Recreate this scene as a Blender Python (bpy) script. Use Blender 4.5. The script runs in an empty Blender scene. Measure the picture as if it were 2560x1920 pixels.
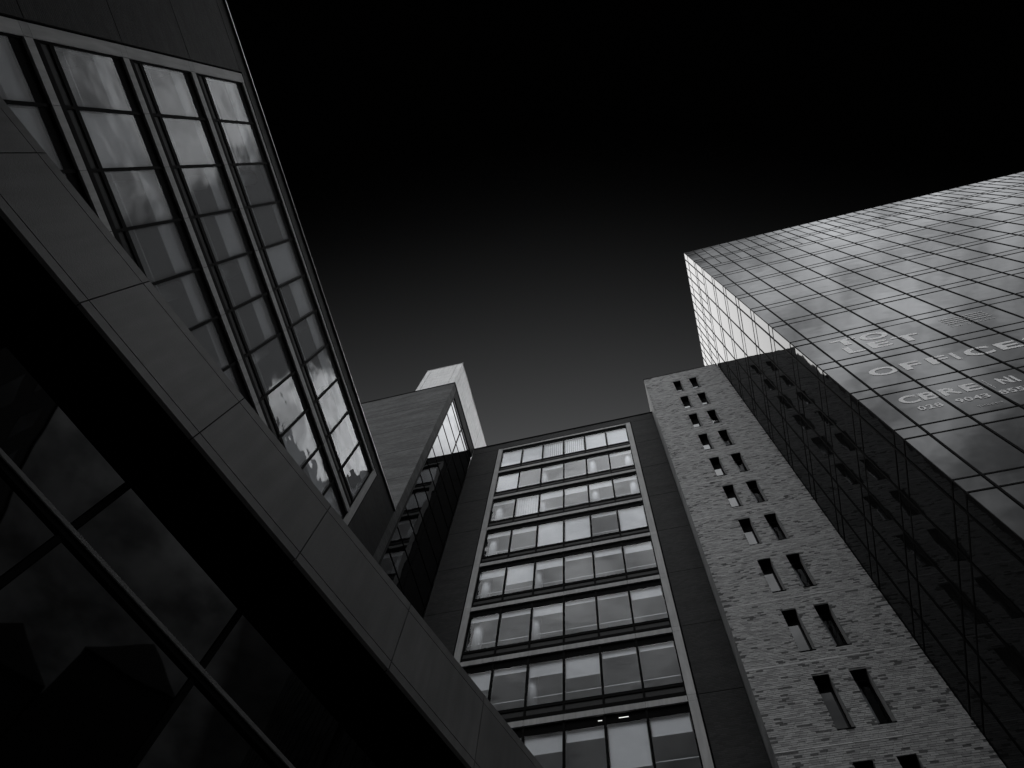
import bpy, math, random
import numpy as np
from mathutils import Matrix, Vector
random.seed(7)
rng = np.random.default_rng(7)
scene = bpy.context.scene
col = scene.collection
GROUND = -1.6          # the camera stands at the origin, eye height above the pavement

# ------------------------------------------------------------------ camera
# columns: world X, Y, Z in camera axes (right, down, forward), solved from the vanishing points
RC = np.array([[0.96686953, 0.24585331, 0.06869836],
               [-0.21350411, 0.92635471, -0.31029494],
               [-0.13992609, 0.28534734, 0.94815483]])
FPX = 1781.66
cam = bpy.data.cameras.new('camera')
cam.sensor_fit = 'HORIZONTAL'
cam.sensor_width = 36.0
cam.lens = 36.0 * FPX / 2560.0
cam.clip_start = 0.1
cam.clip_end = 3000
camo = bpy.data.objects.new('camera', cam)
col.objects.link(camo)
camo.matrix_world = Matrix([[RC[0, i], -RC[1, i], -RC[2, i], 0] for i in range(3)] + [[0, 0, 0, 1]])
scene.camera = camo

def project(p):
    c = RC @ np.asarray(p, float)
    return 1280 + FPX * c[0] / c[2], 960 + FPX * c[1] / c[2], c[2]

# ------------------------------------------------------------------ sky and sun
SUN_TO = Vector((-0.20, 0.27, 1.0)).normalized()
world = bpy.data.worlds.new('World')
scene.world = world
world.use_nodes = True
nt = world.node_tree
nt.nodes.clear()
def wn(kind, **kw):
    n = nt.nodes.new(kind)
    for k, v in kw.items():
        setattr(n, k, v)
    return n
def wmath(op, a, b=None, c=None, clamp=False):
    n = wn('ShaderNodeMath', operation=op, use_clamp=clamp)
    for i, x in enumerate((a, b, c)):
        if x is None:
            continue
        if isinstance(x, (int, float)):
            n.inputs[i].default_value = x
        else:
            nt.links.new(x, n.inputs[i])
    return n.outputs[0]
def wramp(x, lo, hi):
    n = wn('ShaderNodeMapRange', interpolation_type='SMOOTHSTEP')
    nt.links.new(x, n.inputs[0])
    n.inputs[1].default_value = lo
    n.inputs[2].default_value = hi
    return n.outputs[0]
tc = wn('ShaderNodeTexCoord')
sep = wn('ShaderNodeSeparateXYZ')
nt.links.new(tc.outputs['Generated'], sep.inputs[0])
zz = wmath('MAXIMUM', sep.outputs[2], 0.06)
u = wmath('DIVIDE', sep.outputs[0], zz)
v = wmath('DIVIDE', sep.outputs[1], zz)
cmb = wn('ShaderNodeCombineXYZ')
nt.links.new(u, cmb.inputs[0])
nt.links.new(v, cmb.inputs[1])
def wnoise(scale, detail, off):
    n = wn('ShaderNodeTexNoise', noise_dimensions='3D')
    m = wn('ShaderNodeMapping')
    m.inputs['Location'].default_value = off
    nt.links.new(cmb.outputs[0], m.inputs[0])
    nt.links.new(m.outputs[0], n.inputs['Vector'])
    n.inputs['Scale'].default_value = scale
    n.inputs['Detail'].default_value = detail
    n.inputs['Roughness'].default_value = 0.55
    return n.outputs[0]
nA = wnoise(5.0, 5, (3.1, 1.7, 0))
nB = wnoise(9.0, 6, (9.2, 4.4, 2))
nAc = wmath('SUBTRACT', nA, 0.5)
# clear sky: the Nishita sky seen in black and white through a deep red filter,
# almost black overhead and paler towards the horizon ahead
sky = wn('ShaderNodeTexSky', sky_type='NISHITA', sun_disc=False, dust_density=0.0,
         sun_elevation=math.asin(SUN_TO.z), sun_rotation=math.atan2(SUN_TO.x, SUN_TO.y))
bw = wn('ShaderNodeRGBToBW')
nt.links.new(sky.outputs[0], bw.inputs[0])
ahead = wmath('POWER', wmath('MINIMUM', wmath('MAXIMUM', wmath('MULTIPLY_ADD', wmath('ADD', u, wmath('SQRT', wmath('MULTIPLY_ADD', u, u, 0.03))), -0.19, wmath('ADD', v, 0.085)), 0.0), 0.6), 2.5)
clear = wmath('MULTIPLY', bw.outputs[0], wmath('MULTIPLY_ADD', ahead, 2.05, 0.0012))
# cloud field: a bank behind the viewer, one to the front right, and cover low down all round
rad = wmath('SQRT', wmath('ADD', wmath('MULTIPLY', u, u), wmath('MULTIPLY', v, v)))
back = wmath('ADD', wmath('MULTIPLY_ADD', u, 0.26, -0.193), wmath('MULTIPLY', v, -1.0))
m1 = wramp(wmath('MULTIPLY_ADD', nAc, 0.012, back), 0.0, 0.05)
m2 = wramp(wmath('MULTIPLY_ADD', nAc, 0.16, rad), 0.68, 0.92)
m3 = wmath('MULTIPLY', wramp(wmath('MULTIPLY_ADD', nAc, 0.03, u), 0.16, 0.20),
           wramp(wmath('MULTIPLY_ADD', nAc, 0.03, v), 0.20, 0.24))
mask = wmath('MAXIMUM', wmath('MAXIMUM', m1, wmath('MULTIPLY', m2, 0.28)), m3)
body = wmath('MULTIPLY_ADD', wramp(nB, 0.28, 0.72), 0.70, 0.36)
CLOUD = 46.0
# the cover is thin overhead, brightest half way up and heavy and grey low down
prof = wmath('MULTIPLY', wmath('MULTIPLY_ADD', wramp(rad, 0.15, 0.50), 0.62, 0.38),
             wmath('MULTIPLY_ADD', wramp(rad, 0.55, 1.05), -0.78, 1.0))
prof = wmath('MULTIPLY', prof, wmath('MULTIPLY_ADD', wramp(u, 0.40, 0.75), -0.88, 1.0))
cloud = wmath('MULTIPLY', wmath('MULTIPLY', body, prof), CLOUD)
lum = wmath('ADD', wmath('MULTIPLY', clear, wmath('SUBTRACT', 1.0, mask)), wmath('MULTIPLY', cloud, wmath('MULTIPLY_ADD', m3, 0.5, mask)))
tint = wn('ShaderNodeCombineColor')
nt.links.new(wmath('MULTIPLY', lum, 0.985), tint.inputs[0])
nt.links.new(lum, tint.inputs[1])
nt.links.new(wmath('MULTIPLY', lum, 1.02), tint.inputs[2])
bg = wn('ShaderNodeBackground')
bg.inputs[1].default_value = 0.1
nt.links.new(tint.outputs[0], bg.inputs[0])
wout = wn('ShaderNodeOutputWorld')
nt.links.new(bg.outputs[0], wout.inputs[0])

sun = bpy.data.lights.new('sun', 'SUN')
sun.energy = 1.1
sun.angle = math.radians(30)  # wide disc added where its mirror image brightens the glass tower's side face
sun.color = (1.0, 0.985, 0.97)
suno = bpy.data.objects.new('sun', sun)
suno.rotation_euler = (-SUN_TO).to_track_quat('-Z', 'Y').to_euler()
suno.location = SUN_TO * 200
col.objects.link(suno)

scene.view_settings.view_transform = 'Standard'
scene.view_settings.look = 'None'
scene.view_settings.gamma = 1.0
scene.view_settings.exposure = 0.0
scene.cycles.use_denoising = True
scene.cycles.max_bounces = 8
scene.cycles.diffuse_bounces = 3
scene.cycles.glossy_bounces = 4
scene.cycles.transparent_max_bounces = 12
scene.cycles.caustics_reflective = False
scene.cycles.caustics_refractive = False

# ------------------------------------------------------------------ materials
def mat_new(name):
    m = bpy.data.materials.new(name)
    m.use_nodes = True
    return m, m.node_tree, m.node_tree.nodes['Principled BSDF']
def grey(v):
    return (v * 0.99, v, v * 1.012, 1)
def plain(name, v, rough=0.6, spec=0.5, noise=0.12, nscale=3.0, bump=0.0, bscale=60.0, metallic=0.0, orand=0.0):
    m, t, b = mat_new(name)
    b.inputs['Roughness'].default_value = rough
    b.inputs['Specular IOR Level'].default_value = spec
    b.inputs['Metallic'].default_value = metallic
    g = t.nodes.new('ShaderNodeNewGeometry')
    n = t.nodes.new('ShaderNodeTexNoise')
    n.inputs['Scale'].default_value = nscale
    n.inputs['Detail'].default_value = 6
    t.links.new(g.outputs['Position'], n.inputs['Vector'])
    r = t.nodes.new('ShaderNodeMapRange')
    r.inputs[1].default_value = 0.25
    r.inputs[2].default_value = 0.75
    r.inputs[3].default_value = v * (1 - noise)
    r.inputs[4].default_value = v * (1 + noise)
    t.links.new(n.outputs[0], r.inputs[0])
    src = r.outputs[0]
    if orand:                              # rain streaks
        mp = t.nodes.new('ShaderNodeMapping')
        mp.inputs['Scale'].default_value = (5.0, 5.0, 0.6)
        t.links.new(g.outputs['Position'], mp.inputs[0])
        n3 = t.nodes.new('ShaderNodeTexNoise')
        n3.inputs['Scale'].default_value = 1.6
        n3.inputs['Detail'].default_value = 5
        t.links.new(mp.outputs[0], n3.inputs['Vector'])
        r3 = t.nodes.new('ShaderNodeMapRange')
        r3.inputs[1].default_value = 0.3
        r3.inputs[2].default_value = 0.7
        r3.inputs[3].default_value = 0.86
        r3.inputs[4].default_value = 1.10
        t.links.new(n3.outputs[0], r3.inputs[0])
        m3_ = t.nodes.new('ShaderNodeMath')
        m3_.operation = 'MULTIPLY'
        t.links.new(src, m3_.inputs[0])
        t.links.new(r3.outputs[0], m3_.inputs[1])
        src = m3_.outputs[0]
    if orand:                              # tone shifts from piece to piece
        oi = t.nodes.new('ShaderNodeObjectInfo')
        ma = t.nodes.new('ShaderNodeMath')
        ma.operation = 'MULTIPLY_ADD'
        ma.inputs[1].default_value = 2 * orand
        ma.inputs[2].default_value = 1 - orand
        t.links.new(oi.outputs['Random'], ma.inputs[0])
        mm = t.nodes.new('ShaderNodeMath')
        mm.operation = 'MULTIPLY'
        t.links.new(src, mm.inputs[0])
        t.links.new(ma.outputs[0], mm.inputs[1])
        src = mm.outputs[0]
    t.links.new(src, b.inputs['Base Color'])
    if bump:
        n2 = t.nodes.new('ShaderNodeTexNoise')
        n2.inputs['Scale'].default_value = bscale
        n2.inputs['Detail'].default_value = 4
        t.links.new(g.outputs['Position'], n2.inputs['Vector'])
        bp = t.nodes.new('ShaderNodeBump')
        bp.inputs['Strength'].default_value = bump
        bp.inputs['Distance'].default_value = 0.01
        t.links.new(n2.outputs[0], bp.inputs['Height'])
        t.links.new(bp.outputs[0], b.inputs['Normal'])
    return m
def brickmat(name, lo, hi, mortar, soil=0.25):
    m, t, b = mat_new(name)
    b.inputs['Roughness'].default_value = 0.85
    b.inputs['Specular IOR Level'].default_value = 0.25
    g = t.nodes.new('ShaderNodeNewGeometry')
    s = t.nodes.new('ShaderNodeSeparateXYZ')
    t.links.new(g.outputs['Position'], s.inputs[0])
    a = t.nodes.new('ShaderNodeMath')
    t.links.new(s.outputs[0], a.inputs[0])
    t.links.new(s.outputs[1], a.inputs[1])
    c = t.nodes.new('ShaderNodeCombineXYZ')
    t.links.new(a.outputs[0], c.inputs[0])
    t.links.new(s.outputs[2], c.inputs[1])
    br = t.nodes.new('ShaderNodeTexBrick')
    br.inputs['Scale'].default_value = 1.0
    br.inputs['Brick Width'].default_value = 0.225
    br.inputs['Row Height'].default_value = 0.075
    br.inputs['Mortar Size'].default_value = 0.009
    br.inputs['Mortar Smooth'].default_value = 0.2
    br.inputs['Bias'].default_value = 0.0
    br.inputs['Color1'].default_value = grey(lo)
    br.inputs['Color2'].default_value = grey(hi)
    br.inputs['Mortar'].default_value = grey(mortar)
    t.links.new(c.outputs[0], br.inputs['Vector'])
    n = t.nodes.new('ShaderNodeTexNoise')
    mp = t.nodes.new('ShaderNodeMapping')
    mp.inputs['Scale'].default_value = (0.25, 1.1, 1)
    t.links.new(c.outputs[0], mp.inputs[0])
    t.links.new(mp.outputs[0], n.inputs['Vector'])
    n.inputs['Scale'].default_value = 1.3
    n.inputs['Detail'].default_value = 7
    r = t.nodes.new('ShaderNodeMapRange')
    r.inputs[1].default_value = 0.3
    r.inputs[2].default_value = 0.7
    r.inputs[3].default_value = 1 - soil
    r.inputs[4].default_value = 1 + soil
    t.links.new(n.outputs[0], r.inputs[0])
    mx = t.nodes.new('ShaderNodeMix')
    mx.data_type = 'RGBA'
    mx.blend_type = 'MULTIPLY'
    mx.inputs[0].default_value = 1.0
    t.links.new(br.outputs['Color'], mx.inputs[6])
    t.links.new(r.outputs[0], mx.inputs[7])
    t.links.new(mx.outputs[2], b.inputs['Base Color'])
    bp = t.nodes.new('ShaderNodeBump')
    bp.invert = True
    bp.inputs['Strength'].default_value = 0.9
    bp.inputs['Distance'].default_value = 0.01
    t.links.new(br.outputs['Fac'], bp.inputs['Height'])
    t.links.new(bp.outputs[0], b.inputs['Normal'])
    return m
def wavy(t, strength, dist, scale):
    g = t.nodes.new('ShaderNodeNewGeometry')
    n = t.nodes.new('ShaderNodeTexNoise')
    n.inputs['Scale'].default_value = scale
    n.inputs['Detail'].default_value = 1.5
    t.links.new(g.outputs['Position'], n.inputs['Vector'])
    bp = t.nodes.new('ShaderNodeBump')
    bp.inputs['Strength'].default_value = strength
    bp.inputs['Distance'].default_value = dist
    t.links.new(n.outputs[0], bp.inputs['Height'])
    return bp.outputs[0]
def clear_glass(name, tint=0.95, boost=1.7, wave=0.02, haze=0.0):
    """Window glass: Fresnel reflection over a see-through body."""
    m, t, b = mat_new(name)
    t.nodes.remove(b)
    out = t.nodes['Material Output']
    tr = t.nodes.new('ShaderNodeBsdfTransparent')
    tr.inputs[0].default_value = grey(tint)
    gl = t.nodes.new('ShaderNodeBsdfGlossy')
    gl.inputs['Roughness'].default_value = 0.015
    gl.inputs[0].default_value = grey(0.95)
    nr = wavy(t, 0.5, wave, 0.9)
    t.links.new(nr, gl.inputs['Normal'])
    fr = t.nodes.new('ShaderNodeFresnel')
    fr.inputs[0].default_value = 1.52
    g = t.nodes.new('ShaderNodeNewGeometry')
    inv = t.nodes.new('ShaderNodeMath')
    inv.operation = 'SUBTRACT'
    inv.inputs[0].default_value = 1.0
    t.links.new(g.outputs['Backfacing'], inv.inputs[1])
    ml = t.nodes.new('ShaderNodeMath')
    ml.operation = 'MULTIPLY'
    t.links.new(fr.outputs[0], ml.inputs[0])
    t.links.new(inv.outputs[0], ml.inputs[1])
    m2_ = t.nodes.new('ShaderNodeMath')
    m2_.operation = 'MULTIPLY'
    m2_.use_clamp = True
    m2_.inputs[1].default_value = boost
    t.links.new(ml.outputs[0], m2_.inputs[0])
    mx = t.nodes.new('ShaderNodeMixShader')
    under = tr.outputs[0]
    if haze:                               # pale diffuse share standing in for reflected sky brightness
        df = t.nodes.new('ShaderNodeBsdfDiffuse')
        df.inputs[0].default_value = grey(0.7)
        mf = t.nodes.new('ShaderNodeMixShader')
        mf.inputs[0].default_value = haze
        t.links.new(tr.outputs[0], mf.inputs[1])
        t.links.new(df.outputs[0], mf.inputs[2])
        under = mf.outputs[0]
    t.links.new(m2_.outputs[0], mx.inputs[0])
    t.links.new(under, mx.inputs[1])
    t.links.new(gl.outputs[0], mx.inputs[2])
    t.links.new(mx.outputs[0], out.inputs[0])
    return m
def coated_glass(name, base, ior, k, wave, rough=0.02, scale=0.8):
    """Solar-control glass: dark body under a partly reflective coat."""
    m, t, b = mat_new(name)
    t.nodes.remove(b)
    out = t.nodes['Material Output']
    df = t.nodes.new('ShaderNodeBsdfDiffuse')
    df.inputs[0].default_value = grey(base)
    gl = t.nodes.new('ShaderNodeBsdfGlossy')
    gl.inputs[0].default_value = grey(0.95)
    gl.inputs['Roughness'].default_value = rough
    t.links.new(wavy(t, 0.5, wave, scale), gl.inputs['Normal'])
    fr = t.nodes.new('ShaderNodeFresnel')
    fr.inputs[0].default_value = ior
    ml = t.nodes.new('ShaderNodeMath')
    ml.operation = 'MULTIPLY'
    ml.inputs[1].default_value = k
    t.links.new(fr.outputs[0], ml.inputs[0])
    mx = t.nodes.new('ShaderNodeMixShader')
    t.links.new(ml.outputs[0], mx.inputs[0])
    t.links.new(df.outputs[0], mx.inputs[1])
    t.links.new(gl.outputs[0], mx.inputs[2])
    t.links.new(mx.outputs[0], out.inputs[0])
    return m
def emit(name, v):
    m, t, b = mat_new(name)
    b.inputs['Emission Color'].default_value = (1, 0.98, 0.95, 1)
    b.inputs['Emission Strength'].default_value = v
    return m
M = dict(
    stone=plain('pale_stone', 0.40, 0.75, 0.3, 0.10, 1.2, 0.25, 55, orand=0.08),
    fascia=plain('grey_panel', 0.17, 0.6, 0.35, 0.13, 1.6, 0.3, 70, orand=0.10),
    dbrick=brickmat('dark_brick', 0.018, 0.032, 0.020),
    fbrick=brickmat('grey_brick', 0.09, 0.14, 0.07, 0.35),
    lbrick=brickmat('pale_brick', 0.28, 0.36, 0.30),
    mortar=plain('mortar', 0.36, 0.9, 0.2, 0.2, 8),
    b0=plain('brick_pale', 0.45, 0.85, 0.25, 0.15, 4, 0.4, 90),
    b1=plain('brick_mid', 0.38, 0.85, 0.25, 0.15, 4, 0.4, 90),
    b2=plain('brick_grey', 0.31, 0.85, 0.25, 0.15, 4, 0.4, 90),
    b3=plain('brick_dark', 0.11, 0.8, 0.25, 0.2, 4, 0.4, 90),
    metal=plain('dark_metal', 0.0025, 0.8, 0.04, 0.2, 5),
    black=plain('black_panel', 0.0012, 0.8, 0.03, 0.2, 5),
    spandrel=plain('spandrel_glass', 0.026, 0.6, 0.08, 0.1, 1.2),
    white=plain('white_cladding', 0.70, 0.5, 0.4, 0.06, 0.8, orand=0.06),
    blind=plain('blind_fabric', 0.88, 0.8, 0.2, 0.05, 2),
    wallin=plain('interior_wall', 0.32, 0.8, 0.2, 0.15, 0.6),
    ceil=plain('ceiling_tile', 0.55, 0.8, 0.2, 0.08, 0.8),
    colm=plain('column_paint', 0.90, 0.6, 0.3, 0.04, 1),
    rail=plain('rail_steel', 0.75, 0.35, 0.5, 0.05, 3),
    glass=clear_glass('window_glass', boost=0.50),
    haze_glass=clear_glass('haze_glass', haze=0.25, boost=0.34, wave=0.05),
    tower_glass=coated_glass('tower_glass', 0.012, 1.50, 0.33, 0.012),
    slot_glass=coated_glass('slot_glass', 0.02, 1.5, 0.62, 0.012),
    block_glass=coated_glass('block_glass', 0.004, 1.7, 0.39, 0.02, 0.02, 0.6),
    podium_glass=coated_glass('podium_glass', 0.0005, 1.38, 1.4, 0.01),
    letter=plain('vinyl_letter', 0.88, 0.5, 0.3, 0.03, 2),
    faint=plain('faded_vinyl', 0.5, 0.5, 0.3, 0.03, 2),
    asphalt=plain('asphalt', 0.05, 0.9, 0.3, 0.3, 2, 0.5, 40),
    paving=plain('paving', 0.16, 0.85, 0.3, 0.15, 1.5, 0.3, 40),
    roof=plain('roofing', 0.08, 0.85, 0.3, 0.2, 1),
    slate=plain('slate', 0.04, 0.7, 0.4, 0.3, 3),
    lamp=emit('lamp_glow', 0.9),
)

# ------------------------------------------------------------------ builders
CUBE_V = [(-.5, -.5, -.5), (.5, -.5, -.5), (.5, .5, -.5), (-.5, .5, -.5), (-.5, -.5, .5), (.5, -.5, .5), (.5, .5, .5), (-.5, .5, .5)]
CUBE_F = [(0, 3, 2, 1), (4, 5, 6, 7), (0, 1, 5, 4), (1, 2, 6, 5), (2, 3, 7, 6), (3, 0, 4, 7)]
_cubes = {}
def cube(mk):
    if mk not in _cubes:
        me = bpy.data.meshes.new('block_' + mk)
        me.from_pydata(CUBE_V, [], CUBE_F)
        me.materials.append(M[mk])
        _cubes[mk] = me
    return _cubes[mk]
def thing(name, label, cat, loc=(0, 0, GROUND), rz=0.0, group=None):
    o = bpy.data.objects.new(name, None)
    o.empty_display_size = 0.5
    col.objects.link(o)
    o.location = loc
    o.rotation_euler = (0, 0, rz)
    o['label'] = label
    o['category'] = cat
    if group:
        o['group'] = group
    return o
def link(o, parent):
    col.objects.link(o)
    if parent is not None:
        o.parent = parent
    return o
def nest(o, p):
    """Make o a sub-part of p (both placed in the same thing)."""
    o.parent = p
    ps = p.scale
    o.location = [(o.location[i] - p.location[i]) / ps[i] for i in range(3)]
    o.scale = [o.scale[i] / ps[i] for i in range(3)]
class Frame:
    """Facade frame: a runs along the facade, b into the building, z up (camera-relative)."""
    def __init__(self, parent, kind, off=0.0):
        self.p, self.kind, self.off = parent, kind, off
        self.o = Vector(parent.location)
    def pt(self, a, b, z):
        if self.kind == 'Y':
            return Vector((a, self.off + b, z))
        if self.kind == 'X-':          # facade faces +X, building lies on -X
            return Vector((self.off - b, a, z))
        if self.kind == 'X+':          # facade faces -X
            return Vector((self.off + b, a, z))
        return Vector((a, b, z))       # local frame of a rotated thing
    def box(self, name, a0, a1, b0, b1, z0, z1, mk, parent=None, tilt=0.0):
        o = bpy.data.objects.new(name, cube(mk))
        c = self.pt((a0 + a1) / 2, (b0 + b1) / 2, (z0 + z1) / 2)
        da, db, dz = abs(a1 - a0), abs(b1 - b0), abs(z1 - z0)
        o.scale = (db, da, dz) if self.kind in ('X-', 'X+') else (da, db, dz)
        o.location = c if self.kind == 'L' else c - self.o
        if tilt:
            tx, tz = random.gauss(0, tilt), random.gauss(0, tilt)
            o.rotation_euler = (0, tx, tz) if self.kind in ('X-', 'X+') else (tx, 0, tz)
        link(o, parent or self.p)
        return o
def mesh_obj(name, verts, faces, mk, parent, shift=None, idx=None):
    me = bpy.data.meshes.new(name)
    if shift is not None:
        verts = [(x - shift[0], y - shift[1], z - shift[2]) for x, y, z in verts]
    me.from_pydata(verts, [], faces)
    for k in (mk if isinstance(mk, (list, tuple)) else [mk]):
        me.materials.append(M[k])
    if idx is not None:
        me.polygons.foreach_set('material_index', idx)
    me.update()
    return link(bpy.data.objects.new(name, me), parent)
def boxes_mesh(name, boxes, mk, parent, shift, idx=None):
    """Many boxes in one mesh: boxes are (x0,x1,y0,y1,z0,z1)."""
    V, F, I = [], [], []
    for k, (x0, x1, y0, y1, z0, z1) in enumerate(boxes):
        n = len(V)
        V += [(x0, y0, z0), (x1, y0, z0), (x1, y1, z0), (x0, y1, z0), (x0, y0, z1), (x1, y0, z1), (x1, y1, z1), (x0, y1, z1)]
        F += [tuple(n + i for i in f) for f in CUBE_F]
        if idx is not None:
            I += [idx[k]] * 6
    return mesh_obj(name, V, F, mk, parent, shift, I if idx is not None else None)
def cyl_mesh(name, r, h, mk, n=20):
    V, F = [], []
    for i in range(n):
        a = 2 * math.pi * i / n
        V += [(r * math.cos(a), r * math.sin(a), 0), (r * math.cos(a), r * math.sin(a), h)]
    for i in range(n):
        j = (i + 1) % n
        F.append((2 * i, 2 * j, 2 * j + 1, 2 * i + 1))
    F += [tuple(range(1, 2 * n, 2)), tuple(range(2 * n - 2, -1, -2))]
    me = bpy.data.meshes.new(name)
    me.from_pydata(V, [], F)
    me.materials.append(M[mk])
    for p in me.polygons:
        p.use_smooth = len(p.vertices) == 4
    return me

# ------------------------------------------------------------------ setting: ground
def structure(name, boxes, mk):
    o = boxes_mesh(name, boxes, mk, None, (0, 0, 0))
    o['kind'] = 'structure'
    return o
structure('ground', [(-900, 900, -900, 900, GROUND - 0.6, GROUND - 0.12)], 'asphalt')
structure('pavement', [(-11.2, 60, -6.5, 30, GROUND - 0.3, GROUND - 0.004)], 'paving')

# ------------------------------------------------------------------ facade system shared by the two office buildings
PITCH = 3.815
def ZB(k):
    return 47.75 - PITCH * k     # top of stone band k
def bay(fr, a_lo, n, k0, k1, blinds, columns, top_h, pane='glass'):
    """Recessed curtain wall of n 1.5 m modules between stone bands k0..k1."""
    W = 1.5
    a_hi = a_lo + n * W
    edges = [a_lo + W * i for i in range(n + 1)]
    cm = cyl_mesh('column', 0.24, PITCH - 1.05, 'colm')
    for k in range(k0, k1 + 1):
        zt = ZB(k)
        h = top_h if k == k0 else 0.28
        for i in range(n):                                  # stone band blocks
            fr.box('band_block', edges[i] + 0.006, edges[i + 1] - 0.006, 0.0, 0.42, zt - h, zt, 'stone')
        for s, a0 in ((0, a_lo - 0.33), (1, a_hi + 0.012)): # corner block of the frame
            fr.box('frame_block', a0, a0 + 0.318, -0.012, 0.42, zt - h, zt, 'stone')
        if k == k1:
            break
        zl = ZB(k + 1)
        zh = zt - h
        for a0 in (a_lo - 0.33, a_hi + 0.012):              # pilaster shaft
            fr.box('pilaster', a0, a0 + 0.318, -0.012, 0.42, zl + 0.010, zh - 0.010, 'stone')
        for i, e in enumerate(edges):
            fr.box('mullion', e - 0.042, e + 0.042, 0.045, 0.20, zl + 0.002, zh - 0.002, 'metal')
        fr.box('transom', a_lo + 0.002, a_hi - 0.002, 0.055, 0.16, zl + 0.58, zl + 0.74, 'metal')
        fr.box('sill', a_lo + 0.002, a_hi - 0.002, 0.030, 0.16, zl + 0.003, zl + 0.24, 'metal')
        for i in range(n):
            p0, p1 = edges[i] + 0.043, edges[i + 1] - 0.043
            fr.box('head_panel', p0, p1, 0.075, 0.13, zh - 0.42, zh - 0.003, 'black')
            fr.box('spandrel_panel', p0, p1, 0.085, 0.13, zl + 0.242, zl + 0.578, 'spandrel')
            fr.box('pane', p0, p1, 0.085, 0.105, zl + 0.742, zh - 0.422, pane, tilt=0.0015)
            kind, frac = blinds(k - k0, i)
            if kind == 'roll':
                full = (zh - 0.42) - (zl + 0.74)
                rb = fr.box('roller_blind', p0 + 0.03, p1 - 0.03, 0.165, 0.17, zh - 0.42 - full * frac, zh - 0.42, 'blind')
                if frac < 0.9:
                    nest(fr.box('blind_bar', p0 + 0.03, p1 - 0.03, 0.157, 0.178, zh - 0.445 - full * frac, zh - 0.42 - full * frac, 'rail'), rb)
            elif kind == 'slat':
                m = 9
                bx = []
                for j in range(m):
                    s0 = p0 + 0.05 + (p1 - p0 - 0.1) * j / m
                    c0, c1 = fr.pt(s0, 0.20, zl + 0.78), fr.pt(s0 + 0.128, 0.21, zh - 0.43)
                    bx.append((min(c0.x, c1.x), max(c0.x, c1.x), min(c0.y, c1.y), max(c0.y, c1.y), c0.z, c1.z))
                boxes_mesh('vertical_blind', bx, 'blind', fr.p, fr.o)
        fr.box('guard_rail', a_lo + 0.05, a_hi - 0.05, 0.32, 0.35, zl + 1.42, zl + 1.45, 'rail')
        for a, b in columns(k - k0):
            o = bpy.data.objects.new('column', cm)
            o.location = fr.pt(a, b, zl + 0.60) - fr.o
            link(o, fr.p)
        # floor above and ceiling below each stone band
        fr.box('floor_slab', a_lo, a_hi, 0.16, 5.0, zl - 0.70, zl - 0.29, 'ceil')
        fr.box('floor_slab', a_lo, a_hi, 0.43, 5.0, zl - 0.28, zl + 0.55, 'wallin')
    fr.box('back_wall', a_lo - 0.3, a_hi + 0.3, 5.0, 5.2, ZB(k1) - 0.5, ZB(k0) + 0.4, 'wallin')

# ------------------------------------------------------------------ centre office building
YC = 19.04
HC = 48.75
oc = thing('office_building', 'dark brick office building with a tall six-bay window front framed in pale stone', 'building', (-4.4, YC, GROUND))
fc = Frame(oc, 'Y', YC)
A0, A1 = -8.90, 0.10
BL = [[('roll', .98), ('roll', .98), ('slat', 1), ('slat', 1), ('roll', .98), ('roll', .98)],
      [('roll', .97), (0, 0), ('roll', .15), (0, 0), (0, 0), ('roll', .12)],
      [('roll', .10), ('slat', 1), ('roll', .28), ('roll', .26), ('roll', .24), ('roll', .13)],
      [('roll', .14), ('roll', .16), ('roll', .98), ('roll', .98), ('roll', .10), ('roll', .98)],
      [('roll', .24), ('roll', .62), ('roll', .26), ('roll', .13), ('roll', .19), ('roll', .25)],
      [('roll', .12), ('roll', .12), ('roll', .25), ('roll', .08), ('roll', .08), ('roll', .26)],
      [('roll', .42), ('roll', .12), ('roll', .30), ('roll', .46), ('roll', .12), ('roll', .10)],
      [('roll', .2), ('roll', .2), ('roll', .34), ('roll', .2), ('roll', .80), ('roll', .32)]]
def bl_centre(r, i):
    return BL[r][i] if r < len(BL) else ('roll', 0.2)
def col_centre(r):
    c = [(-8.50, 0.52), (-5.80, 0.50)]
    if r in (1, 2):
        c += [(-2.55, 0.50), (-0.22, 0.50)]
    return c
bay(fc, A0, 6, 0, 9, bl_centre, col_centre, 0.21)
zbot = ZB(9) - 0.28
XCL, XCR = -11.236, 2.13
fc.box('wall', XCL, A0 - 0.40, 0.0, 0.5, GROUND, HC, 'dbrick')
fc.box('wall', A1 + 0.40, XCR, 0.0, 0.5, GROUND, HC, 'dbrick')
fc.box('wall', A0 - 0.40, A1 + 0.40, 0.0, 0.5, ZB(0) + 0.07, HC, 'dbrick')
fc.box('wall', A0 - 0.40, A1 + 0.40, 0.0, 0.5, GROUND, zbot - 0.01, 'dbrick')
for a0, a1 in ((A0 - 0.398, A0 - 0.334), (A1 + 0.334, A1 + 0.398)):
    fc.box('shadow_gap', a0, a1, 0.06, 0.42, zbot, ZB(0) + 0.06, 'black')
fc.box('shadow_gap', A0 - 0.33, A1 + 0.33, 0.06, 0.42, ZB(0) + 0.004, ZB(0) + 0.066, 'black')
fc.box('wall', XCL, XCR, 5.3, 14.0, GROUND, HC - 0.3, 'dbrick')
fc.box('roof', XCL, XCR, 0.5, 5.3, HC - 0.5, HC - 0.12, 'roof')
fc.box('coping', XCL, XCR + 0.02, -0.05, 0.55, HC, HC + 0.09, 'metal')
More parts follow.
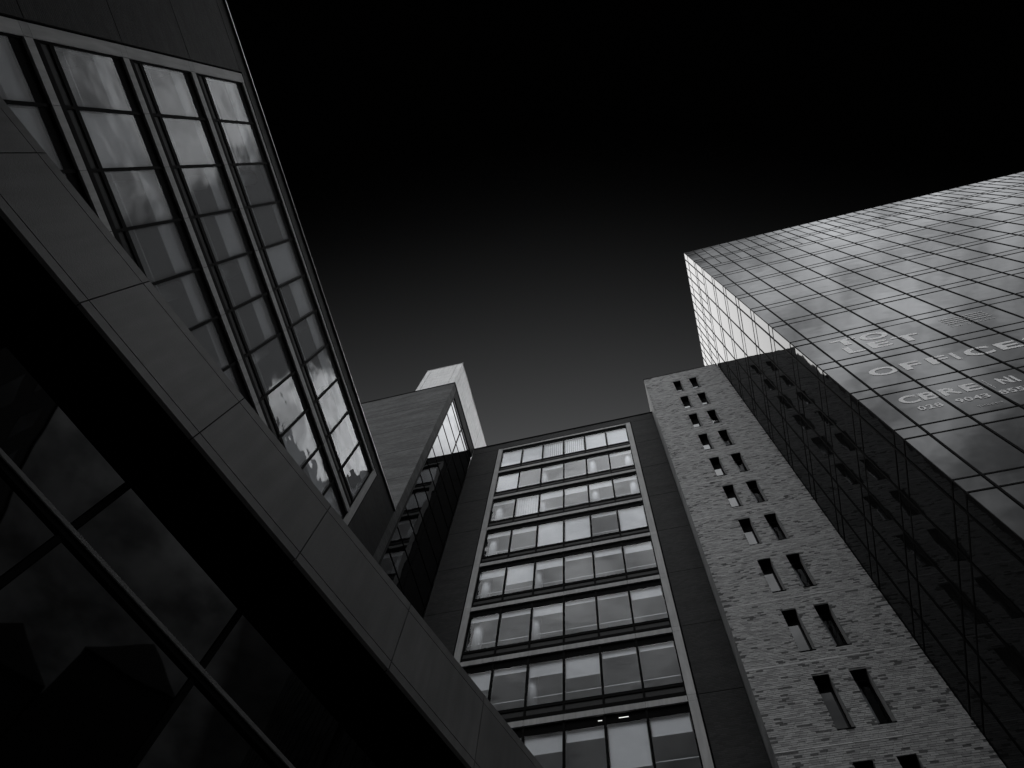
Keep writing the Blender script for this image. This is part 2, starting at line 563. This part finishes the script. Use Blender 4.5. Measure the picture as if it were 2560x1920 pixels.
for k in range(0, 9):
    for a0, a1 in ((XCL, A0 - 0.40), (A1 + 0.40, XCR)):
        fc.box('movement_joint', a0, a1, -0.004, 0.01, ZB(k) - 0.03, ZB(k) - 0.005, 'black')
for a0, a1 in ((-2.40, -2.05), (-3.15, -3.0)):     # lit fittings on the lower window heads
    fc.box('light_fitting', a0, a1, 0.05, 0.074, ZB(7) - 0.515, ZB(7) - 0.50, 'lamp')

# ------------------------------------------------------------------ left wing (faces +X)
XL = -11.24
HL = 29.34
ow = thing('office_wing', 'dark brick office wing at left with long bands of windows and pale stone piers', 'building', (XL, 3.0, GROUND))
fw = Frame(ow, 'X-', XL)
W0 = -5.40
def bl_wing(r, i):
    h = (i * 7 + r * 5) % 11
    if h == 6:
        return ('roll', 0.97)
    if h == 3:
        return (0, 0)
    return ('roll', (0.30, 0.34, 0.27, 0.12, 0.31, 0.5)[(i + 2 * r) % 6])
def col_wing(r):
    return [(W0 + 0.4 + 3.0 * j, 0.8) for j in range(1, 6)]
bay(fw, W0, 11, 5, 10, bl_wing, col_wing, 0.16, 'haze_glass')
W1 = W0 + 16.5
YF = 13.66
zb = ZB(10) - 0.28
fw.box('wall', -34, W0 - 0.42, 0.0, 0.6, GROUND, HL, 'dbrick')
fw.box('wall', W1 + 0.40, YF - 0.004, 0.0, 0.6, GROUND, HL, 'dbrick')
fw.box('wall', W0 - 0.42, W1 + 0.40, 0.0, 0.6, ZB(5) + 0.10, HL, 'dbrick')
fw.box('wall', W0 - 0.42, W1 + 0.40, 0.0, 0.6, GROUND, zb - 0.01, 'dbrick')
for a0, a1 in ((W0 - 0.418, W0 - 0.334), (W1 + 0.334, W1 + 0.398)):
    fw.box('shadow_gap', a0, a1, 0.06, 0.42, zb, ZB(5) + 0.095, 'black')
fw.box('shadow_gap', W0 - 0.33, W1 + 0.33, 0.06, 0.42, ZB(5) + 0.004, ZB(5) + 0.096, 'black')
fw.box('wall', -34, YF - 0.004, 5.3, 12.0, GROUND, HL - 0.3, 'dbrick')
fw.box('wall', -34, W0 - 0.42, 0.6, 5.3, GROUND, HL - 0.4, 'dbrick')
fw.box('roof', W0 - 0.42, YF - 0.004, 0.6, 5.3, HL - 0.5, HL - 0.12, 'roof')
fw.box('coping', -34, YF - 0.004, -0.035, 0.6, HL + 0.002, HL + 0.07, 'metal')
fw.box('coping_edge', -34, YF - 0.004, -0.075, -0.037, HL + 0.02, HL + 0.065, 'rail')
for k in range(5, 10):
    fw.box('movement_joint', -34, W0 - 0.43, -0.004, 0.01, ZB(k) - 0.03, ZB(k) - 0.008, 'black')

# ------------------------------------------------------------------ tall brick block behind the wing
HF = HC
ob = thing('brick_block', 'tall grey brick block with a glazed flank beyond the wing', 'building', (-15, YF, GROUND))
ff = Frame(ob, 'Y', YF)
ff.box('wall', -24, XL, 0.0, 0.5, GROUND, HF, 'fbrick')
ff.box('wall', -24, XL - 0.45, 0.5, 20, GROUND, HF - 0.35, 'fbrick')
ff.box('coping', -24, XL + 0.04, -0.04, 0.5, HF + 0.002, HF + 0.075, 'metal')
for i in range(7):
    z = HF - 4.0 - 3.815 * i
    ff.box('movement_joint', -24, XL - 0.01, -0.004, 0.01, z, z + 0.03, 'black')
ff.box('bracket', -18.55, -18.3, -0.30, 0.0, HF - 0.75, HF - 0.5, 'metal')
fx = Frame(ob, 'X-', XL)
fx.box('corner_pier', YF + 0.5, YF + 0.66, 0.0, 0.4, GROUND, HF, 'dbrick')
fx.box('parapet', YF + 0.66, YC - 0.004, 0.0, 0.4, 47.45, HF, 'dbrick')
fx.box('coping', YF + 0.5, YC - 0.06, -0.04, 0.45, HF + 0.003, HF + 0.076, 'metal')
lines = [47.40, 46.95] + [46.2 - 1.885 * i for i in range(18)]
cols_ = [YF + 0.66, 16.60, YC - 0.004]
for i in range(len(lines) - 1):
    for j in range(2):
        fx.box('pane', cols_[j] + 0.02, cols_[j + 1] - 0.02, 0.06, 0.10, lines[i + 1] + 0.02, lines[i] - 0.02, 'block_glass', tilt=0.0008)
for i, z in enumerate(lines):
    w = 0.22 if i == 1 else (0.05 if i % 2 == 0 else 0.025)
    fx.box('transom', cols_[0], cols_[2], 0.035, 0.12, z - w / 2, z + w / 2, 'metal')
for a in cols_[:2]:
    fx.box('mullion', a - 0.028, a + 0.028, 0.03, 0.13, lines[-1], 47.45, 'metal')

# ------------------------------------------------------------------ white rooftop block
or_ = thing('rooftop_block', 'white panel-clad rooftop block rising behind the brick block', 'rooftop block', (-13.3, 14.2, HF - 0.35))
HW, YW, XW0, XW1 = 56.05, 14.2, -14.87, -11.80
fy = Frame(or_, 'Y', YW)
fy.box('core', XW0 + 0.03, XW1 - 0.03, 0.03, 12.0, HF - 0.35, HW - 0.02, 'roof')
zr = [HW - 0.02 - 0.76 * i for i in range(10)]
xc = [XW0, -14.49, -12.27, XW1]
for i in range(len(zr) - 1):
    for j in range(3):
        fy.box('cladding_panel', xc[j] + 0.016, xc[j + 1] - (0.016 if j < 2 else 0), 0.0, 0.03, zr[i + 1] + 0.012, zr[i] - 0.012, 'white')
fyx = Frame(or_, 'X-', XW1)
yc = [YW + 0.032, 14.66, 17.31, 19.94, 22.57, 25.2]
for i in range(len(zr) - 1):
    for j in range(5):
        fyx.box('cladding_panel', yc[j] + (0.016 if j else 0), yc[j + 1] - 0.016, 0.0, 0.03, zr[i + 1] + 0.012, zr[i] - 0.012, 'white')
fy.box('coping', XW0 - 0.02, XW1 + 0.02, -0.02, 12.0, HW, HW + 0.05, 'white')

# ------------------------------------------------------------------ brick stair tower
YB, XT0, XT1, HT = 17.5, 2.15, 7.62, 51.75
ot = thing('stair_tower', 'pale brick tower with two columns of narrow deep-set windows beside the glass tower', 'tower', (4.9, YB, GROUND))
ft = Frame(ot, 'Y', YB)
TP = 3.398
WX = [(4.08, 4.60), (5.23, 5.75)]
wins = [(49.95 - TP * k - 2.27, 49.95 - TP * k) for k in range(14)]
core = []
for x0, x1 in ((XT0 + 0.012, WX[0][0]), (WX[0][1], WX[1][0]), (WX[1][1], XT1)):
    core.append((x0, x1, YB + 0.012, YB + 0.50, GROUND, HT))
for x0, x1 in WX:
    zs = [HT] + [z for w in wins for z in (w[1], w[0])] + [GROUND]
    for i in range(0, len(zs), 2):
        core.append((x0, x1, YB + 0.012, YB + 0.50, zs[i + 1], zs[i]))
boxes_mesh('wall', core, 'mortar', ot, ot.location)
ft.box('side_wall', XT0, XT0 + 0.4, 0.50, 13, GROUND, HT, 'lbrick')
ft.box('side_wall', XT0, XT0 + 0.011, 0.013, 0.498, GROUND, HT, 'lbrick')
ft.box('rear_wall', XT0 + 0.4, XT1, 4.0, 13, GROUND, HT - 0.3, 'lbrick')
ft.box('stair_void', XT0 + 0.42, XT1 - 0.02, 2.6, 2.7, GROUND, HT - 0.4, 'black')
ft.box('coping', XT0 - 0.02, XT1, -0.03, 4.0, HT, HT + 0.07, 'metal')
for k, (z0, z1) in enumerate(wins):
    for j, (x0, x1) in enumerate(WX):
        y0, y1 = YB + 0.38, YB + 0.45
        wf = boxes_mesh('window', [(x0 + 0.001, x0 + 0.04, y0, y1, z0 + 0.001, z1 - 0.001), (x1 - 0.04, x1 - 0.001, y0, y1, z0 + 0.001, z1 - 0.001),
                                   (x0 + 0.04, x1 - 0.04, y0, y1, z0 + 0.001, z0 + 0.06), (x0 + 0.04, x1 - 0.04, y0, y1, z1 - 0.02, z1 - 0.001)],
                        'metal', ot, ot.location)
        ft.box('pane', x0 + 0.04, x1 - 0.04, 0.385, 0.405, z0 + 0.06, z1 - 0.02, 'slot_glass' if (j == 0 or k < 2) else 'glass', parent=wf, tilt=0.002)
        ft.box('lintel', x0 + 0.001, x1 - 0.001, 0.03, 0.379, z1 - 0.02, z1 - 0.001, 'metal', parent=wf)
        ft.box('sill', x0 + 0.001, x1 - 0.001, -0.015, 0.379, z0 + 0.001, z0 + 0.035, 'metal', parent=wf)
        if j == 1 and k >= 2:
            ft.box('curtain', x0 + 0.06, x0 + 0.20, 0.47, 0.50, z0 + 0.05, z1 - 0.05, 'wallin', parent=wf)
# brick skin, course by course
bricks = []
course, mod, jt = 0.075, 0.225, 0.009
zc = HT - course
n = 0
while zc > 9.0:
    z0, z1 = zc, zc + course - jt
    cuts = [(XT0, XT1)]
    for w0, w1 in wins:
        if z1 > w0 and z0 < w1:
            cuts = [(XT0, WX[0][0]), (WX[0][1], WX[1][0]), (WX[1][1], XT1)]
    ph = mod * (0.5 if n % 2 else 0.0) + (mod * 0.25 if n % 3 == 0 else 0)
    for c0, c1 in cuts:
        x = math.floor((c0 - ph) / mod) * mod + ph
        while x < c1:
            a, b = max(x, c0), min(x + mod - jt, c1)
            if b - a > 0.03:
                bricks.append((a, b, z0, z1, a - c0 < 0.01 or c1 - b < 0.01))
            x += mod
    zc -= course
    n += 1
bands = np.array([0.5 + 0.5 * math.sin(i * 1.7) for i in range(40)])
tone, out = [], []
for (a, b, z0, z1, edge) in bricks:
    cl = math.sin(a * 1.9 + 3 * math.sin(z0 * 0.7)) * math.sin(z0 * 2.3 + a)
    p = 0.05 + 0.10 * max(0, cl) + (0.18 if edge else 0)  # extra dark bricks at wall ends and jambs stand in for recess shadows
    r = random.random()
    tone.append(3 if r < p else (2 if r < p + 0.22 else (1 if r < p + 0.58 else 0)))
    out.append(random.uniform(0.0, 0.009) - (0.004 if tone[-1] == 3 else 0))
areas = []
for i, (a, b, z0, z1, e) in enumerate(bricks):
    x, y, d = project(((a + b) / 2, YB, (z0 + z1) / 2))
    areas.append((b - a) / d ** 2 if (0 < x < 2560 and 0 < y < 1920) else 0)
order = sorted(range(len(bricks)), key=lambda i: -areas[i])
near = set(order[:300])
for i in order[:300]:
    a, b, z0, z1, e = bricks[i]
    ft.box('brick', a, b, -out[i] - 0.004, 0.03, z0, z1, 'b%d' % tone[i])
rest = [i for i in range(len(bricks)) if i not in near]
bo = boxes_mesh('brickwork', [(bricks[i][0], bricks[i][1], YB - out[i] - 0.004, YB + 0.03, bricks[i][2], bricks[i][3]) for i in rest],
                ['b0', 'b1', 'b2', 'b3'], ot, ot.location, [tone[i] for i in rest])
bo['kind'] = 'stuff'
for k in range(14):
    z = wins[k][1] + 0.63
    ft.box('movement_joint', XT0 + 0.002, XT1 - 0.002, -0.016, 0.0, z, z + 0.020, 'rail')

# ------------------------------------------------------------------ glass tower
XG, YG, HG = 7.65, 10.05, 58.9
og = thing('glass_tower', 'tall glass office tower with a gridded front carrying letting signs', 'tower', (XG, YG, GROUND))
fg = Frame(og, 'Y', YG)
fl = Frame(og, 'X+', XG)
XR, YR = 39.0, 27.0
U = [54.38, 51.16, 47.58, 44.12, 40.75, 37.33, 33.90, 30.47, 27.05, 23.68, 20.31, 16.96, 13.58, 10.2, 6.8, 3.4]
rows = [(HG, 57.39, 'p', 1), (57.39, U[0], 'p', 1)]
for i in range(len(U)):
    rows.append((U[i], U[i] - 0.68, 's', 0))
    rows.append((U[i] - 0.68, U[i + 1] if i + 1 < len(U) else GROUND, 'p', 1 if i == 0 else 0))
fx_edges = [XG + 0.02, 8.36] + [8.36 + 1.395 * k for k in range(1, 23)]
ly_edges = [YG + 0.02, 10.62] + [10.62 + 1.41 * k for k in range(1, 12)]
def halves(e):
    r = []
    for i in range(len(e) - 1):
        r.append(e[i])
        if i > 0:
            r.append((e[i] + e[i + 1]) / 2)
    return r + [e[-1]]
panes = []
for fr, ed in ((fg, fx_edges), (fl, ly_edges)):
    for z1, z0, kind, half in rows:
        ee = halves(ed) if half else ed
        for i in range(len(ee) - 1):
            c = [fr.pt(a, 0, z) for a in (ee[i], ee[i + 1]) for z in (z0, z1)]
            pr = [project(p) for p in c]
            if min(p[2] for p in pr) < 0.5:
                ar = 0
            else:
                q = [pr[0], pr[1], pr[3], pr[2]]
                ar = abs(sum(q[k][0] * q[(k + 1) % 4][1] - q[(k + 1) % 4][0] * q[k][1] for k in range(4))) / 2
                mx_, my_ = sum(p[0] for p in q) / 4, sum(p[1] for p in q) / 4
                if not (-60 < mx_ < 2620 and -60 < my_ < 1980):
                    ar = 0
            panes.append((ar, fr, ee[i] + 0.004, ee[i + 1] - 0.004, z0 + 0.004, z1 - 0.004, kind))
for kind, nm in (('p', 'pane'), ('s', 'spandrel_pane')):
    L = sorted((p for p in panes if p[6] == kind), key=lambda p: -p[0])
    for p in L[:300]:
        p[1].box(nm, p[2], p[3], 0.0, 0.03, p[4], p[5], 'tower_glass', tilt=0.002)
    if L[300:]:
        bx = []
        for p in L[300:]:
            c0, c1 = p[1].pt(p[2], 0.0, p[4]), p[1].pt(p[3], 0.03, p[5])
            bx.append((min(c0.x, c1.x), max(c0.x, c1.x), min(c0.y, c1.y), max(c0.y, c1.y), c0.z, c1.z))
        o = boxes_mesh(nm, bx, 'tower_glass', og, og.location)
        o['kind'] = 'stuff'
for fr, ed, end in ((fg, fx_edges, fx_edges[-1]), (fl, ly_edges, ly_edges[-1])):
    for e in ed[1:]:
        fr.box('mullion', e - 0.032, e + 0.032, -0.022, 0.02, GROUND, HG + 0.10, 'metal')
    hv = halves(ed)
    for e in hv:
        if all(abs(e - x) > 0.05 for x in ed):
            fr.box('half_mullion', e - 0.018, e + 0.018, -0.018, 0.02, U[1], HG + 0.10, 'metal')
    for z in [57.39] + [zz_ for a in U for zz_ in (a, a - 0.68)]:
        fr.box('transom', ed[0], end, -0.012, 0.02, z - 0.030, z + 0.030, 'metal')
fg.box('corner_trim', XG - 0.012, XG + 0.02, -0.012, 0.02, GROUND, HG, 'metal')
fg.box('core', XG + 0.05, fx_edges[-1], 0.05, ly_edges[-1] - YG, GROUND, HG - 0.05, 'black')
fg.box('roof_edge', XG, fx_edges[-1], 0.0, ly_edges[-1] - YG, HG + 0.002, HG + 0.03, 'metal')

def glyph(ch, bold):
    cu = bpy.data.curves.new('glyph', 'FONT')
    cu.body = ch
    cu.offset = bold
    o = bpy.data.objects.new('glyph', cu)
    col.objects.link(o)
    bpy.context.view_layer.update()
    me = bpy.data.meshes.new_from_object(o.evaluated_get(bpy.context.evaluated_depsgraph_get()))
    col.objects.unlink(o)
    bpy.data.objects.remove(o)
    V = [tuple(p.co) for p in me.vertices]
    F = [tuple(p.vertices) for p in me.polygons]
    bpy.data.meshes.remove(me)
    return V, F
def lettering(chars, mk, bold=0.0, extra=()):
    """chars: (character, x0, x1, z0, z1) placed on the tower's front glass."""
    V, F = [], []
    y = YG - 0.011
    for ch, x0, x1, z0, z1 in chars:
        v_, f_ = glyph(ch, bold)
        lx, hx = min(p[0] for p in v_), max(p[0] for p in v_)
        lz, hz = min(p[1] for p in v_), max(p[1] for p in v_)
        n0 = len(V)
        for p in v_:
            V.append((x0 + (p[0] - lx) / max(hx - lx, 1e-6) * (x1 - x0), y, z0 + (p[1] - lz) / (hz - lz) * (z1 - z0)))
        F += [tuple(n0 + i for i in f) for f in f_]
    for x0, x1, z0, z1 in extra:
        n0 = len(V)
        V += [(x0, y, z0), (x1, y, z0), (x1, y, z1), (x0, y, z1)]
        F.append((n0, n0 + 1, n0 + 2, n0 + 3))
    return mesh_obj('lettering', V, F, mk, og, og.location)
lettering([('T', 8.92, 9.92, 28.58, 29.40), ('O', 10.02, 11.06, 28.56, 29.43)], 'letter', 0.035)
lettering([('L', 9.06, 9.70, 27.54, 28.32), ('E', 9.97, 10.72, 27.54, 28.32), ('T', 10.90, 11.88, 27.54, 28.32)], 'letter', 0.035)
lettering([('O', 8.84, 9.80, 24.67, 25.46), ('F', 9.96, 10.60, 24.69, 25.42), ('F', 10.84, 11.50, 24.69, 25.42), ('I', 11.66, 11.80, 24.69, 25.42),
           ('C', 12.06, 12.94, 24.67, 25.46), ('E', 13.13, 13.82, 24.69, 25.42), ('S', 14.06, 14.74, 24.67, 25.46)], 'letter', 0.03)
lettering([('C', 8.66, 9.22, 21.92, 22.56), ('B', 9.29, 9.82, 21.94, 22.53), ('R', 9.91, 10.47, 21.94, 22.53), ('E', 10.55, 11.03, 21.94, 22.53)], 'letter', 0.028)
lettering([('N', 11.62, 11.97, 21.94, 22.50), ('I', 12.05, 12.14, 21.94, 22.50)], 'letter', 0.03, [(11.30, 11.325, 21.84, 22.60)])
for s, x in (('028', 8.86), ('9043', 9.97), ('8555', 11.22)):
    lettering([(ch, x + 0.245 * i, x + 0.245 * i + 0.215, 21.26, 21.58) for i, ch in enumerate(s)], 'letter', 0.022)
lib = []
for i, ch in enumerate('THE LIBRARY'):
    if ch != ' ':
        w = 0.03 if ch == 'I' else 0.095
        lib.append((ch, 13.10 + 0.152 * i + (0.03 if ch == 'I' else 0), 13.10 + 0.152 * i + w + (0.03 if ch == 'I' else 0), 28.05, 28.20))
lettering(lib, 'faint', 0.02, [(13.13, 14.77, z, z + 0.075) for z in (29.12, 28.89, 28.66, 28.42)])
lettering([(ch, 10.26 + 0.125 * i, 10.26 + 0.125 * i + 0.085, 20.72, 20.84) for i, ch in enumerate('THREEW') if ch != ' '], 'faint', 0.0)

# ------------------------------------------------------------------ low skewed podium in the foreground
AZ = math.radians(70.15)
DP = 4.15
nx, ny = math.sin(AZ), -math.cos(AZ)
op = thing('podium_building', 'low building with a pale panelled fascia over dark glass cutting across the foreground', 'building',
           (-DP * nx, -DP * ny, GROUND), AZ)
fp = Frame(op, 'L')
def pb(name, a0, a1, b0, b1, z0, z1, mk, tilt=0.0):
    return fp.box(name, a0, a1, b0, b1, z0 - GROUND, z1 - GROUND, mk, tilt=tilt)
T0, T1, PW = -15, 6, 1.495
tj = [0.20 + PW * i for i in range(-9, 7)]
ZT, ZU, ZLW, ZBm = 6.93, 6.805, 5.95, 5.833
for i in range(len(tj) - 1):
    a0, a1 = tj[i] + 0.006, tj[i + 1] - 0.006
    pb('fascia_panel', a0, a1, 0.0, 0.05, ZLW + 0.006, ZU - 0.006, 'fascia')
    pb('fascia_trim', a0, a1, 0.001, 0.05, ZU + 0.006, ZT, 'fascia')
    pb('fascia_trim', a0, a1, 0.001, 0.05, ZBm, ZLW - 0.006, 'fascia')
TA, TB = tj[0], tj[-1]
pb('fascia_backing', TA, TB, 0.03, 0.30, ZBm + 0.01, ZT - 0.01, 'black')
pb('soffit', TA, TB, 0.301, 0.46, ZBm + 0.004, ZBm + 0.05, 'black')
pb('soffit', TA, TB, 0.03, 0.300, ZBm + 0.002, ZBm + 0.009, 'black')
pb('coping', TA, TB, 0.02, 0.5, ZT + 0.002, ZT + 0.03, 'metal')
RG = 0.42
pb('window_head', TA, TB, RG - 0.02, RG + 0.1, 5.33, ZBm + 0.003, 'black')
pb('transom', TA, TB, RG - 0.030, RG + 0.05, 4.44, 4.55, 'metal')
pb('transom_cap', TA, TB, RG - 0.044, RG - 0.031, 4.505, 4.545, 'fascia')
pb('transom', TA, TB, RG - 0.05, RG + 0.05, 1.30, 1.42, 'metal')
for i in range(len(tj)):
    pb('mullion', tj[i] - 0.026, tj[i] + 0.026, RG - 0.018, RG + 0.05, GROUND, 5.33, 'metal')
for i in range(len(tj) - 1):
    for z0, z1 in ((4.55, 5.33), (1.42, 4.44), (GROUND + 0.1, 1.30)):
        pb('pane', tj[i] + 0.036, tj[i + 1] - 0.036, RG, RG + 0.03, z0 + 0.003, z1 - 0.003, 'podium_glass', tilt=0.001)
# body between the skewed front and the wing
c, s = math.cos(AZ), math.sin(AZ)
def to_local(x, y):
    dx, dy = x - op.location.x, y - op.location.y
    return (c * dx + s * dy, -s * dx + c * dy)
poly = [(TA, 0.5), (TB, 0.5), to_local(XL + 0.05, 12.0), to_local(XL + 0.05, -12.0)]
V = [(p[0], p[1], z) for z in (0.0, ZT - GROUND - 0.02) for p in poly]
F = [(0, 3, 2, 1), (4, 5, 6, 7)] + [(i, (i + 1) % 4, 4 + (i + 1) % 4, 4 + i) for i in range(4)]
mesh_obj('body', V, F, 'black', op)

# ------------------------------------------------------------------ buildings behind the viewer (houses seen only in the glass, slab added to shade lower floors)
oh = thing('shade_slab', 'plain brick slab added unseen behind the viewer to block low sky', 'building', (17, -15, GROUND))
fh = Frame(oh, 'Y', -15)
fh.box('wall', -10, 44, -12, 0, GROUND, 44, 'dbrick')
fh.box('coping', -10.1, 44.1, -12.1, 0.1, 44.002, 44.15, 'metal')
for k in range(10):
    for i in range(13):
        fh.box('window', -8.5 + 4.1 * i, -6.5 + 4.1 * i, -0.05, 0.02, 40 - 4 * k, 42.2 - 4 * k, 'podium_glass')
for i, (y0, wd, h, lab) in enumerate(((-12.5, 7.0, 20.5, 'tall gabled brick house mirrored in the podium glass, nearest the added slab'),
                                      (-5.4, 4.6, 21.5, 'narrow gabled brick house mirrored in the podium glass, between two others'),
                                      (-0.7, 3.9, 23.6, 'tallest gabled brick house mirrored in the podium glass, nearest the glass tower'))):
    og_ = thing('gabled_house', lab, 'house', (17, y0 + wd / 2, GROUND), group='gabled houses to the right')
    fo = Frame(og_, 'X+', 17)
    ev = h - 0.42 * wd
    fo.box('wall', y0, y0 + wd, 0, 10, GROUND, ev, 'dbrick')
    v_ = [(17 + dx, y0 + yy, z) for dx in (-0.1, 10) for yy, z in ((-0.05, ev), (wd + 0.05, ev), (wd / 2, h))]
    mesh_obj('roof', v_, [(0, 2, 1), (3, 4, 5), (0, 1, 4, 3), (1, 2, 5, 4), (2, 0, 3, 5)], 'slate', og_, og_.location)
    for j in range(2):
        for q in range(4):
            a0 = y0 + wd * (0.18 + 0.4 * j)
            fo.box('window', a0, a0 + 1.0, -0.04, 0.03, 0.5 + 3.6 * q, 2.4 + 3.6 * q, 'podium_glass')
